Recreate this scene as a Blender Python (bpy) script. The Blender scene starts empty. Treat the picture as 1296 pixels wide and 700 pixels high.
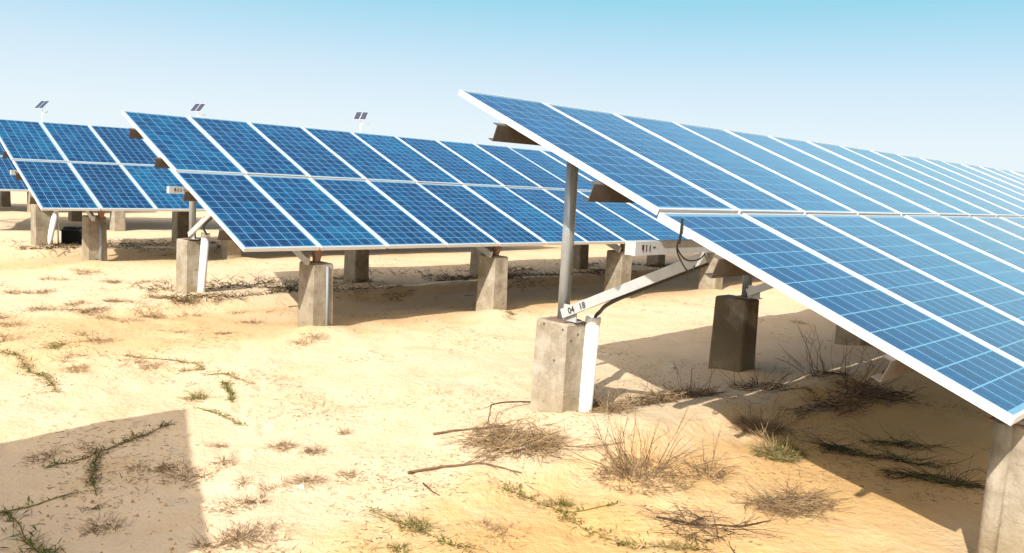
import bpy, math, random
from mathutils import Vector, Matrix, noise
random.seed(7)
S = 0.85                       # working units -> metres
scene = bpy.context.scene
C = scene.collection
rad = math.radians
H0 = 2.11                      # eye height in working units

# ------------------------------------------------------------------ camera basis
FPX = 1014.02; PITCH = rad(7.0423); ROLL = rad(3.0554)
FWD = Vector((0, math.cos(PITCH), -math.sin(PITCH)))
UP0 = Vector((0, math.sin(PITCH), math.cos(PITCH))); RT0 = Vector((1, 0, 0))
RT = RT0*math.cos(ROLL) + UP0*math.sin(ROLL)
UP = UP0*math.cos(ROLL) - RT0*math.sin(ROLL)

# ------------------------------------------------------------------ rows of arrays (origin = lower left panel corner)
ROWS = {  # o.x o.y z_low yaw slope tilt dtilt offx gap
 2: [2.42727, 3.71221, H0-1.00472, 0.76181, 0.00066, 0.37013, 0.01179, 0.0476, 0.03457],
 1: [-3.14353, 9.31977, H0-0.98783, 0.76308, -0.00456, 0.36955, 0.00673, 0.0315, 0.02495],
 0: [-8.58294, 14.5172, H0-1.005, 0.76019, 0.00385, 0.36784, 0.00517, -0.00224, 0.02341],
}
def axes(k):
    y = ROWS[k][3]
    return Vector((math.cos(y), math.sin(y), 0)), Vector((-math.sin(y), math.cos(y), 0))
for k in (-1, -2):
    d, h = axes(0)
    o = Vector(ROWS[0][:2]+[0]) + (-k)*(7.6*h - .42*d)
    ROWS[k] = [o.x, o.y, H0-1.0, ROWS[0][3], 0.001, 0.369, 0.005, 0.01, 0.024]
d3, h3 = axes(2)
y9 = ROWS[2][3]+rad(3.3)
d9, h9 = Vector((math.cos(y9), math.sin(y9), 0)), Vector((-math.sin(y9), math.cos(y9), 0))
oL = Vector(ROWS[2][:2]+[0]) - 4.95*d3 + 4.31*h3 - 4.31*h9 - 8*1.016*d9
ROWS[9] = [oL.x, oL.y, H0-1.0, y9, 0.0, 0.370, 0.008, 0.0, 0.024]
def rowpt(k, d_, h_, z_=0):
    d, h = axes(k)
    return Vector((ROWS[k][0], ROWS[k][1], 0)) + d*d_ + h*h_ + Vector((0, 0, z_))
MW, ML, GL = 0.992, 2.304, 0.045

# ------------------------------------------------------------------ ground height
def sst(a, b, x):
    t = max(0., min(1., (x-a)/(b-a))); return t*t*(3-2*t)
MOUNDS = []                    # x, y, r, height
FEET = []                      # footprints: x, y, heading cos, sin
_r = random.Random(4)
for sx_, sy_, ang_, num_ in ((-1.6, 5.0, 1.9, 9), (-.9, 7.6, .5, 8), (1.2, 8.6, 2.6, 6), (.2, 4.2, .9, 6)):
    for q_ in range(num_):
        a_ = ang_+_r.uniform(-.12, .12); side = .09 if q_ % 2 else -.09
        FEET.append((sx_+math.cos(ang_)*.62*q_-math.sin(ang_)*side, sy_+math.sin(ang_)*.62*q_+math.cos(ang_)*side, math.cos(a_), math.sin(a_)))
def rowcoord(k, x, y):
    d, h = axes(k); q = Vector((x-ROWS[k][0], y-ROWS[k][1], 0)); return q.dot(d), q.dot(h)
def gh(x, y):
    r = math.hypot(x, y)
    if r > 60: return 0.0
    fade = 1 - sst(30, 60, r)
    z = 0.045*noise.noise((x*.33, y*.33, 3.1)) + 0.034*noise.noise((x*1.1, y*1.1, 7.7))
    if r < 16:
        z += 0.017*noise.noise((x*3.1, y*3.1, 1.7)) + 0.005*noise.noise((x*7.3, y*7.3, 9.2))
        for fx, fy, fc, fs in FEET:
            ex = (x-fx)*fc+(y-fy)*fs; ey = -(x-fx)*fs+(y-fy)*fc
            if abs(ex) < .25 and abs(ey) < .15:
                q = (ex/.15)**2+(ey/.06)**2; z += -.022*math.exp(-q*q) + .009*math.exp(-(q-1.9)**2*1.5)
        v = noise.noise((x*2.3, y*2.3, 21.3))
        z -= 0.018*sst(.35, .6, v)
    for k, A in ((2, .07), (1, .11), (0, .09), (-1, .06)):
        dd, hh = rowcoord(k, x, y)
        if -1.2 < hh < 4.5 and dd > -3:
            w = sst(-2.2, .6, dd)
            e = 2.72 + .16*noise.noise((dd*.7, k*5.1, 0)) + .05*noise.noise((dd*3, k*5.1, 2))
            z -= A*w*sst(.1, 2.2, hh)*(1-sst(e-.09, e+.09, hh))
            z += A*.35*w*sst(e-.1, e+.1, hh)*(1-sst(e+.1, e+.9, hh))
            z += .05*w*math.exp(-((hh+.05)/.30)**2)*(.6+.5*noise.noise((dd*.9, k*3., 4)))
    for mx, my, mr, mh in MOUNDS:
        q = ((x-mx)**2+(y-my)**2)/(mr*mr)
        if q < 6: z += mh*math.exp(-q)
    return z*fade
def gnd(u, v, z=0.0):
    """world point on the flat ground seen at photo pixel (u, v)"""
    d = FWD + RT*((u-648)/FPX) + UP*((350-v)/FPX)
    t = (z-H0)/d.z
    return Vector((0, 0, H0)) + d*t
def at(u, v):
    p = gnd(u, v); 
    for _ in range(3):
        p = gnd(u, v, gh(p.x, p.y))
    return p
for u, v, r, hgt in ((650, 545, .5, .05), (800, 545, .55, .07), (815, 590, .4, .05), (900, 520, .4, .05), (1000, 560, .4, .05),
                     (1080, 500, .7, .07), (1040, 590, .5, .04), (300, 640, .5, .03), (400, 420, .4, .04), (630, 400, .4, .04), (130, 340, .6, .04), (180, 330, .8, .05)):
    p = gnd(u, v); MOUNDS.append((p.x, p.y, r, hgt))

for k, ds, hs in ((2, (.9, 4.0, 7.1), (3.8,)), (1, (1.0, 4.1, 7.2, 10.3), (.3, 3.85)), (0, (1.0, 4.1), (.6, 3.95))):
    for a_ in ds:
        for b_ in hs:
            p = rowpt(k, a_, b_); MOUNDS.append((p.x+.10, p.y-.22, .26, .045))
# ------------------------------------------------------------------ node helpers
def newmat(name, base=(.5, .5, .5), rough=.6, metal=0., spec=.5):
    m = bpy.data.materials.new(name); m.use_nodes = True
    b = m.node_tree.nodes['Principled BSDF']
    b.inputs['Base Color'].default_value = (*base, 1); b.inputs['Roughness'].default_value = rough
    b.inputs['Metallic'].default_value = metal; b.inputs['Specular IOR Level'].default_value = spec
    return m
class N:
    def __init__(s, m):
        s.t = m.node_tree if hasattr(m, 'node_tree') else m; s.n = s.t.nodes; s.b = s.n.get('Principled BSDF')
    def link(s, a, b): s.t.links.new(a, b)
    def inp(s, sock, v):
        if isinstance(v, bpy.types.NodeSocket): s.link(v, sock)
        else: sock.default_value = v
    def obj(s): return s.n.new('ShaderNodeTexCoord').outputs['Object']
    def geo(s): return s.n.new('ShaderNodeNewGeometry').outputs['Position']
    def noise(s, vec, scale, detail=4, rough=.55, out='Fac', dim='3D', w=None):
        q = s.n.new('ShaderNodeTexNoise'); q.noise_dimensions = dim
        q.inputs['Scale'].default_value = scale; q.inputs['Detail'].default_value = detail; q.inputs['Roughness'].default_value = rough
        s.link(vec, q.inputs['Vector'])
        if w is not None: s.inp(q.inputs['W'], w)
        return q.outputs[out]
    def math(s, op, a, b=0., c=None):
        q = s.n.new('ShaderNodeMath'); q.operation = op
        s.inp(q.inputs[0], a); s.inp(q.inputs[1], b)
        if c is not None: s.inp(q.inputs[2], c)
        return q.outputs[0]
    def ramp(s, f, stops):
        q = s.n.new('ShaderNodeValToRGB'); e = q.color_ramp.elements
        while len(e) < len(stops): e.new(.5)
        for el, (p, c) in zip(e, stops):
            el.position = p; el.color = (*c, 1) if len(c) == 3 else c
        s.link(f, q.inputs[0]); return q.outputs[0]
    def mix(s, f, a, b, mode='MIX'):
        q = s.n.new('ShaderNodeMix'); q.data_type = 'RGBA'; q.blend_type = mode
        s.inp(q.inputs[0], f)
        for i, v in ((6, a), (7, b)):
            if isinstance(v, tuple): v = (*v, 1) if len(v) == 3 else v
            s.inp(q.inputs[i], v)
        return q.outputs[2]
    def bump(s, hgt, strength=.3, dist=.02, prev=None):
        q = s.n.new('ShaderNodeBump'); q.inputs['Strength'].default_value = strength; q.inputs['Distance'].default_value = dist
        s.link(hgt, q.inputs['Height'])
        if prev is not None: s.link(prev, q.inputs['Normal'])
        return q.outputs[0]
    def color(s, c): s.link(c, s.b.inputs['Base Color'])
    def rough(s, c): s.link(c, s.b.inputs['Roughness'])
    def normal(s, c): s.link(c, s.b.inputs['Normal'])
def bw(lo, hi): return [(lo, (0, 0, 0)), (hi, (1, 1, 1))]

# ------------------------------------------------------------------ materials
def m_sand():
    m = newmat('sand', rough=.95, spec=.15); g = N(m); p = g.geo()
    big = g.noise(p, .42, 5, .6); mid = g.noise(p, 1.9, 6, .65); fine = g.noise(p, 60, 3, .6); grit = g.noise(p, 17, 4, .7)
    c = g.mix(g.ramp(big, bw(.38, .66)), (.61, .475, .322), (.585, .44, .28))
    c = g.mix(g.math('MULTIPLY', g.ramp(mid, bw(.52, .74)), .45), c, (.52, .34, .15))
    c = g.mix(g.math('MULTIPLY', g.ramp(g.noise(p, .9, 4, .6), bw(.55, .8)), .45), c, (.62, .52, .38))
    c = g.mix(g.math('MULTIPLY', g.ramp(grit, bw(.60, .80)), .30), c, (.33, .22, .12))
    c = g.mix(g.math('MULTIPLY', g.ramp(fine, bw(.58, .75)), .22), c, (.36, .25, .15))
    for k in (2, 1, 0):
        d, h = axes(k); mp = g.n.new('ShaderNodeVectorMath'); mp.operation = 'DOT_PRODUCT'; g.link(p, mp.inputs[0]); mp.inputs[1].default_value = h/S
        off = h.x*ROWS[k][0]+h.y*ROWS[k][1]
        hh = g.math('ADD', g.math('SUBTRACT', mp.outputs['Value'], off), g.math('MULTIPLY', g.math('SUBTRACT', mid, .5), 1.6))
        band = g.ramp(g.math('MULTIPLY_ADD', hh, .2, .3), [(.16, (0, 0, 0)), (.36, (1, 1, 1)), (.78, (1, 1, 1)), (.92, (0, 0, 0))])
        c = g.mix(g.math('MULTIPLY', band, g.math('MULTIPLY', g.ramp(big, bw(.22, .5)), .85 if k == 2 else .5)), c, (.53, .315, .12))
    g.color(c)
    b = g.bump(g.noise(p, 2.6, 7, .62), .32, .08)
    b = g.bump(grit, .6, .03, b); b = g.bump(fine, .5, .008, b)
    g.normal(b); return m
def m_concrete():
    m = newmat('concrete', rough=.9, spec=.2); g = N(m); o = g.obj(); p = g.geo()
    n1 = g.noise(p, 5, 6, .65); n2 = g.noise(p, 26, 4, .6)
    c = g.ramp(n1, [(.3, (.20, .165, .115)), (.55, (.35, .305, .24)), (.75, (.45, .405, .335))])
    sep = g.n.new('ShaderNodeSeparateXYZ'); g.link(o, sep.inputs[0])
    streak = g.n.new('ShaderNodeMapping'); g.link(p, streak.inputs[0]); streak.inputs['Scale'].default_value = (9, 9, 1.1)
    st = g.noise(streak.outputs[0], 1.6, 4, .6)
    c = g.mix(g.math('MULTIPLY', g.ramp(st, bw(.5, .72)), .55), c, (.20, .155, .095))
    info = g.n.new('ShaderNodeObjectInfo'); wsep = g.n.new('ShaderNodeSeparateColor'); g.link(info.outputs['Color'], wsep.inputs[0]); stain_shade_amt = wsep.outputs[0]     # some blocks are older and browner, one also carries painted shade
    c = g.mix(g.math('MULTIPLY', stain_shade_amt, g.ramp(g.noise(p, 2.2, 4, .6), bw(.25, .5))), c, (.10, .075, .045))
    jz = g.math('ABSOLUTE', g.math('SUBTRACT', g.math('FRACT', g.math('MULTIPLY_ADD', sep.outputs[2], 3.6, info.outputs['Random'])), .5))
    form = g.ramp(jz, [(.0, (1, 1, 1)), (.02, (0, 0, 0))])                                                              # board marks of the formwork
    c = g.mix(g.math('MULTIPLY', form, .35), c, (.16, .13, .09))
    low = g.ramp(g.math('ADD', sep.outputs[2], g.math('MULTIPLY', n1, .35)), [(.12, (1, 1, 1)), (.55, (0, 0, 0))])
    c = g.mix(g.math('MULTIPLY', low, .45), c, (.33, .25, .14))
    c = g.mix(g.math('MULTIPLY', g.ramp(n2, bw(.62, .74)), .5), c, (.15, .125, .09))
    v = g.n.new('ShaderNodeTexVoronoi'); v.inputs['Scale'].default_value = 9; g.link(p, v.inputs['Vector'])
    pit = g.ramp(v.outputs['Distance'], [(.06, (0, 0, 0)), (.11, (1, 1, 1))])
    c = g.mix(pit, (.10, .08, .06), c)
    g.color(c)
    b = g.bump(n2, .5, .012); b = g.bump(pit, .6, .012, b); b = g.bump(n1, .5, .03, b); g.normal(b)
    return m
def m_steel(name, base, rough=.42, metal=.55, grime=.3):
    m = newmat(name, base, rough, metal); g = N(m); p = g.geo()
    n = g.noise(p, 14, 4, .6); n2 = g.noise(p, 70, 2, .5)
    c = g.mix(g.math('MULTIPLY', g.ramp(n, bw(.45, .75)), grime), (*base, 1), tuple(x*.55 for x in base))
    c = g.mix(g.math('MULTIPLY', g.ramp(n2, bw(.5, .7)), .12), c, (.25, .25, .26))
    g.color(c)
    g.rough(g.math('MULTIPLY_ADD', n, .3, rough-.12)); return m
def m_cells():
    m = newmat('solar_cells', rough=.07, spec=.12); g = N(m); o = g.obj()
    info = g.n.new('ShaderNodeObjectInfo'); rnd = info.outputs['Random']
    sep = g.n.new('ShaderNodeSeparateXYZ'); g.link(o, sep.inputs[0])
    k = 1/S
    m0x, m0y = .036, .045
    cw = (MW-2*m0x)/6; ch = (ML-2*m0y)/12
    X = g.math('DIVIDE', g.math('SUBTRACT', g.math('MULTIPLY', sep.outputs[0], k), m0x), cw)
    Y = g.math('DIVIDE', g.math('SUBTRACT', g.math('MULTIPLY', sep.outputs[1], k), m0y), ch)
    fx = g.math('FRACT', X); fy = g.math('FRACT', Y); ix = g.math('FLOOR', X); iy = g.math('FLOOR', Y)
    # gaps between cells
    def line(f, half, cell):
        a = g.math('ABSOLUTE', g.math('SUBTRACT', f, .5))
        return g.math('GREATER_THAN', a, .5-half/cell)
    gap = g.math('MAXIMUM', line(fx, .0055, cw), line(fy, .0048, ch))
    ins = g.math('MULTIPLY', g.math('LESS_THAN', g.math('ABSOLUTE', g.math('SUBTRACT', X, 3.)), 3.), g.math('LESS_THAN', g.math('ABSOLUTE', g.math('SUBTRACT', Y, 6.)), 6.))
    gap = g.math('MAXIMUM', gap, g.math('SUBTRACT', 1., ins))
    # bus bars, two per cell, along the slope
    def bar(c_): return g.math('LESS_THAN', g.math('ABSOLUTE', g.math('SUBTRACT', fx, c_)), .0016/cw)
    bus = g.math('MAXIMUM', bar(.25), bar(.75))
    # cell to cell and crystal variation
    cv = g.n.new('ShaderNodeCombineXYZ'); g.link(ix, cv.inputs[0]); g.link(iy, cv.inputs[1]); g.link(g.math('MULTIPLY', rnd, 97.), cv.inputs[2])
    wn = g.n.new('ShaderNodeTexWhiteNoise'); wn.noise_dimensions = '3D'; g.link(cv.outputs[0], wn.inputs['Vector'])
    off = g.n.new('ShaderNodeVectorMath'); off.operation = 'ADD'; g.link(o, off.inputs[0]); g.link(cv.outputs[0], off.inputs[1])
    vor = g.n.new('ShaderNodeTexVoronoi'); vor.inputs['Scale'].default_value = 55; g.link(off.outputs[0], vor.inputs['Vector'])
    hs = g.n.new('ShaderNodeSeparateColor'); g.link(vor.outputs['Color'], hs.inputs[0])
    t = g.math('ADD', g.math('MULTIPLY', wn.outputs['Value'], .40), g.math('MULTIPLY', hs.outputs[0], .35))
    t = g.math('ADD', t, g.math('MULTIPLY', rnd, .30))
    big = g.noise(g.geo(), .8, 2, .5)
    t = g.math('ADD', t, g.math('MULTIPLY', g.math('SUBTRACT', big, .5), .5))
    c = g.ramp(t, [(.1, CELL[0]), (.5, CELL[1]), (.95, CELL[2])])
    c = g.mix(bus, c, (.035, .13, .21)); c = g.mix(gap, c, (.12, .28, .38))
    dust = g.noise(g.geo(), 3.0, 5, .65)
    c = g.mix(g.math('MULTIPLY', g.ramp(dust, bw(.3, .9)), .035), c, (.45, .42, .36))
    g.color(c)
    g.rough(g.math('MULTIPLY_ADD', dust, .16, .05))
    b = g.b
    b.inputs['IOR'].default_value = 1.5
    b.inputs['Coat Weight'].default_value = 1.; b.inputs['Coat Roughness'].default_value = .10; b.inputs['Coat IOR'].default_value = 1.48
    b.inputs['Sheen Weight'].default_value = .40; b.inputs['Sheen Roughness'].default_value = .22; b.inputs['Sheen Tint'].default_value = (.75, .88, 1, 1)
    g.normal(g.bump(g.noise(g.geo(), 1.3, 2, .5), .02, .02))
    return m
CELL = [(.0005, .008, .046), (.0007, .026, .098), (.0012, .095, .20)]
M = {
 'sand': m_sand(), 'concrete': m_concrete(), 'cells': m_cells(),
 'frame': m_steel('anodised_frame', (.60, .61, .62), .42, .3, .12),
 'steel': m_steel('galvanised_steel', (.36, .37, .37)),
 'post': m_steel('galvanised_post', (.36, .39, .41), .32, .5),
 'purlin': m_steel('shade_brown_steel', (.085, .068, .055), .6, .2, .5),  # steel coloured dark to carry the shade under the panels
 'steelw': m_steel('pale_steel', (.47, .485, .49), .5, .3, .3),
 'rust': m_steel('rusty_plate', (.20, .12, .08), .8, .1, .6),
 'back': newmat('shade_grey_backsheet', (.32, .32, .31), .6),  # white sheet greyed to deepen the shade under the modules
 'pvc': None, 'black': newmat('black_rubber', (.012, .012, .013), .5),
 'box': newmat('black_plastic', (.006, .006, .007), .65, 0., .25),
 'ink': newmat('marker_ink', (.02, .02, .03), .7), 'inkred': newmat('red_paint', (.35, .02, .03), .7),
 'conduit': newmat('grey_conduit', (.22, .25, .27), .55),
 'lampcell': newmat('lamp_cells', (.03, .04, .075), .3), 'white': newmat('white_paint', (.78, .8, .8), .5),
 'lamphead': newmat('lamp_head_grey', (.25, .27, .27), .5),
}
def m_pvc():
    m = newmat('white_pvc', (.82, .81, .78), .35); g = N(m); p = g.geo()
    o = g.obj(); s = g.n.new('ShaderNodeSeparateXYZ'); g.link(o, s.inputs[0])
    n = g.noise(p, 9, 5, .6)
    c = g.mix(g.math('MULTIPLY', g.ramp(n, bw(.5, .8)), .25), (.83, .82, .79), (.55, .47, .35))
    low = g.ramp(g.math('ADD', s.outputs[2], g.math('MULTIPLY', n, .12)), [(.03, (1, 1, 1)), (.2, (0, 0, 0))])
    c = g.mix(g.math('MULTIPLY', low, .5), c, (.52, .40, .25)); g.color(c); return m
M['pvc'] = m_pvc()
def m_plant(name, stops, rough=.8):
    m = newmat(name, rough=rough, spec=.2); g = N(m)
    g.color(g.ramp(g.noise(g.geo(), 22, 3, .6), stops)); return m
M['twig'] = m_plant('dry_twig', [(.3, (.10, .062, .036)), (.7, (.23, .15, .085))])
M['straw'] = m_plant('dry_straw', [(.3, (.19, .125, .06)), (.7, (.40, .28, .15))])
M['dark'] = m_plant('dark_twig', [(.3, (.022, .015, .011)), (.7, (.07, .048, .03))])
M['green'] = m_plant('green_leaf', [(.3, (.045, .075, .012)), (.7, (.11, .14, .025))])
M['olive'] = m_plant('olive_leaf', [(.3, (.09, .085, .022)), (.7, (.22, .18, .05))])
M['clod'] = m_plant('sand_clod', [(.3, (.33, .21, .10)), (.7, (.52, .36, .20))], .95)
M['stone'] = m_plant('pale_stone', [(.3, (.45, .40, .33)), (.7, (.65, .6, .52))])

# ------------------------------------------------------------------ mesh builder
class MB:
    def __init__(s): s.v = []; s.f = []; s.mi = []; s.cur = 0
    def add(s, vs, fs):
        o = len(s.v); s.v += [tuple(v) for v in vs]; s.f += [tuple(i+o for i in f) for f in fs]; s.mi += [s.cur]*len(fs)
    def hexa(s, a, b):
        """a, b: two rings of 4 corners"""
        s.add(list(a)+list(b), [(3, 2, 1, 0), (4, 5, 6, 7), (0, 1, 5, 4), (1, 2, 6, 5), (2, 3, 7, 6), (3, 0, 4, 7)])
    def box(s, x0, x1, y0, y1, z0, z1):
        s.hexa([(x0, y0, z0), (x1, y0, z0), (x1, y1, z0), (x0, y1, z0)], [(x0, y0, z1), (x1, y0, z1), (x1, y1, z1), (x0, y1, z1)])
    def bevbox(s, x0, x1, y0, y1, z0, z1, b, tx=0., ty=0.):
        """upright block, chamfered vertical edges and top, top narrower by tx, ty"""
        def ring(x0, x1, y0, y1, z, c):
            return [(x0+c, y0, z), (x1-c, y0, z), (x1, y0+c, z), (x1, y1-c, z), (x1-c, y1, z), (x0+c, y1, z), (x0, y1-c, z), (x0, y0+c, z)]
        R = [ring(x0, x1, y0, y1, z0, b), ring(x0+tx, x1-tx, y0+ty, y1-ty, z1-b, b), ring(x0+tx+b, x1-tx-b, y0+ty+b, y1-ty-b, z1, b*.6)]
        s.rings(R)
    def rings(s, R, cap=True):
        n = len(R[0]); vs = [v for r in R for v in r]; fs = []
        for i in range(len(R)-1):
            for j in range(n):
                k = (j+1) % n; fs.append((i*n+j, i*n+k, (i+1)*n+k, (i+1)*n+j))
        if cap: fs += [tuple(range(n-1, -1, -1)), tuple((len(R)-1)*n+j for j in range(n))]
        s.add(vs, fs)
    def sweep(s, prof, p, q, ux, uy):
        """extrude closed 2-D profile (list of (a, b)) from p to q with axes ux, uy"""
        p, q, ux, uy = Vector(p), Vector(q), Vector(ux), Vector(uy)
        s.rings([[c+ux*a+uy*b for a, b in prof] for c in (p, q)])
    def tube(s, pts, r0, r1=None, n=8, cap=True):
        pts = [Vector(p) for p in pts]; r1 = r0 if r1 is None else r1; R = []
        ref = Vector((0, 0, 1)) if abs((pts[-1]-pts[0]).normalized().z) < .9 else Vector((1, 0, 0))
        for i, p in enumerate(pts):
            t = (pts[min(i+1, len(pts)-1)]-pts[max(i-1, 0)])
            if t.length < 1e-9: t = Vector((0, 0, 1))
            t.normalize(); a = t.cross(ref)
            if a.length < 1e-4: a = t.cross(Vector((0, 1, 0)))
            a.normalize(); b = t.cross(a); r = r0+(r1-r0)*i/(len(pts)-1)
            R.append([p+a*(r*math.cos(2*math.pi*j/n))+b*(r*math.sin(2*math.pi*j/n)) for j in range(n)])
        s.rings(R, cap)
    def leaf(s, p, d, l, w, up=Vector((0, 0, 1))):
        p, d = Vector(p), Vector(d).normalized(); a = d.cross(up)
        if a.length < 1e-4: a = Vector((1, 0, 0))
        a.normalize()
        m1 = p+d*(l*.45)+a*w*.5; m2 = p+d*(l*.45)-a*w*.5; e = p+d*l - Vector((0, 0, l*.12))
        s.add([p, m1, e, m2], [(0, 1, 2, 3)])
    def build(s, name, mats, parent=None, loc=(0, 0, 0), smooth=False, rotz=0.):
        me = bpy.data.meshes.new(name); me.from_pydata([(x*S, y*S, z*S) for x, y, z in s.v], [], s.f)
        if not isinstance(mats, (list, tuple)): mats = [mats]
        for m in mats: me.materials.append(m)
        if len(mats) > 1: me.polygons.foreach_set('material_index', s.mi)
        if smooth: me.polygons.foreach_set('use_smooth', [True]*len(me.polygons))
        me.update(); o = bpy.data.objects.new(name, me); C.objects.link(o)
        o.location = Vector(loc)*S; o.rotation_euler.z = rotz
        if parent: o.parent = parent
        return o
def empty(name, loc, rz=0.):
    o = bpy.data.objects.new(name, None); C.objects.link(o); o.location = Vector(loc)*S; o.rotation_euler.z = rz; o.empty_display_size = .2
    return o
def tag(o, label, cat, group=None):
    o['label'] = label; o['category'] = cat
    if group: o['group'] = group
    return o
def setting(o, kind='structure'):
    o['kind'] = kind; return o

# ------------------------------------------------------------------ ground
def make_ground():
    rs = [0.0]; r = .7
    while r < 2600: rs.append(r); r *= 1.0125 if r < 40 else 1.08
    angs = []; a = -180.
    while a < 180:
        angs.append(a); a += .3 if -48 <= a < 48 else 3.
    vs = []; fs = []; n = len(angs)
    ca = [(math.sin(rad(x)), math.cos(rad(x))) for x in angs]
    vs.append((0, 0, gh(0, 0)*S))
    for r in rs[1:]:
        for sx, cy in ca:
            x, y = r*sx, r*cy; vs.append((x*S, y*S, gh(x, y)*S))
    for j in range(n): fs.append((0, 1+(j+1) % n, 1+j))
    for i in range(len(rs)-2):
        b = 1+i*n
        for j in range(n):
            k = (j+1) % n; fs.append((b+j, b+k, b+n+k, b+n+j))
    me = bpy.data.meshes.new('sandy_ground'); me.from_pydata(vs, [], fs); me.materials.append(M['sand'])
    me.polygons.foreach_set('use_smooth', [True]*len(fs)); me.update()
    o = bpy.data.objects.new('sandy_ground', me); C.objects.link(o)
    if me.polygons[len(me.polygons)//2].normal.z < 0: me.flip_normals()
    setting(o)
make_ground()

# ------------------------------------------------------------------ solar modules
FD = .048; LIP = .017
def module_meshes():
    a = MB()                                                     # frame, one closed ring + backsheet
    def ring(z, i): return [(i, i, z), (MW-i, i, z), (MW-i, ML-i, z), (i, ML-i, z)]
    R = [ring(-FD, 0), ring(-.003, 0), ring(0, .003), ring(0, LIP), ring(-.0055, LIP), ring(-.0055, LIP)]
    R = [ring(-FD, .03), ring(-FD, 0), ring(-.003, 0), ring(0, .003), ring(0, LIP), ring(-.0065, LIP)]
    a.rings(R, cap=False)
    a.cur = 1
    a.add(ring(-.02, .004), [(3, 2, 1, 0)])
    fr = a.build('solar_panel', [M['frame'], M['back']])
    b = MB(); i = LIP-.004
    b.rings([[(x, y, -.011) for x, y in ((i, i), (MW-i, i), (MW-i, ML-i), (i, ML-i))], [(x, y, -.005) for x, y in ((i, i), (MW-i, i), (MW-i, ML-i), (i, ML-i))]])
    ce = b.build('cell_sheet', M['cells'], fr)
    return fr, ce
proto, proto_c = module_meshes(); first_module = [True]
def place_module(root, mat):
    if first_module[0]: o, c = proto, proto_c; first_module[0] = False
    else:
        o = proto.copy(); C.objects.link(o); c = proto_c.copy(); C.objects.link(c)
    o.parent = root; c.parent = o
    m = mat.copy(); m.translation = mat.translation*S; o.matrix_local = m

CPROF = lambda hh, ff, t: [(0, -hh/2), (ff, -hh/2), (ff, -hh/2+t), (t, -hh/2+t), (t, hh/2-t), (ff, hh/2-t), (ff, hh/2), (0, hh/2)]
def beam_between(mb, p, q, prof, side):
    p, q = Vector(p), Vector(q); t = (q-p).normalized(); ux = Vector(side).normalized(); ux = (ux - t*ux.dot(t)).normalized(); uy = ux.cross(t)
    if uy.z < 0: uy = -uy
    mb.sweep(prof, p, q, ux, uy)

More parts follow.
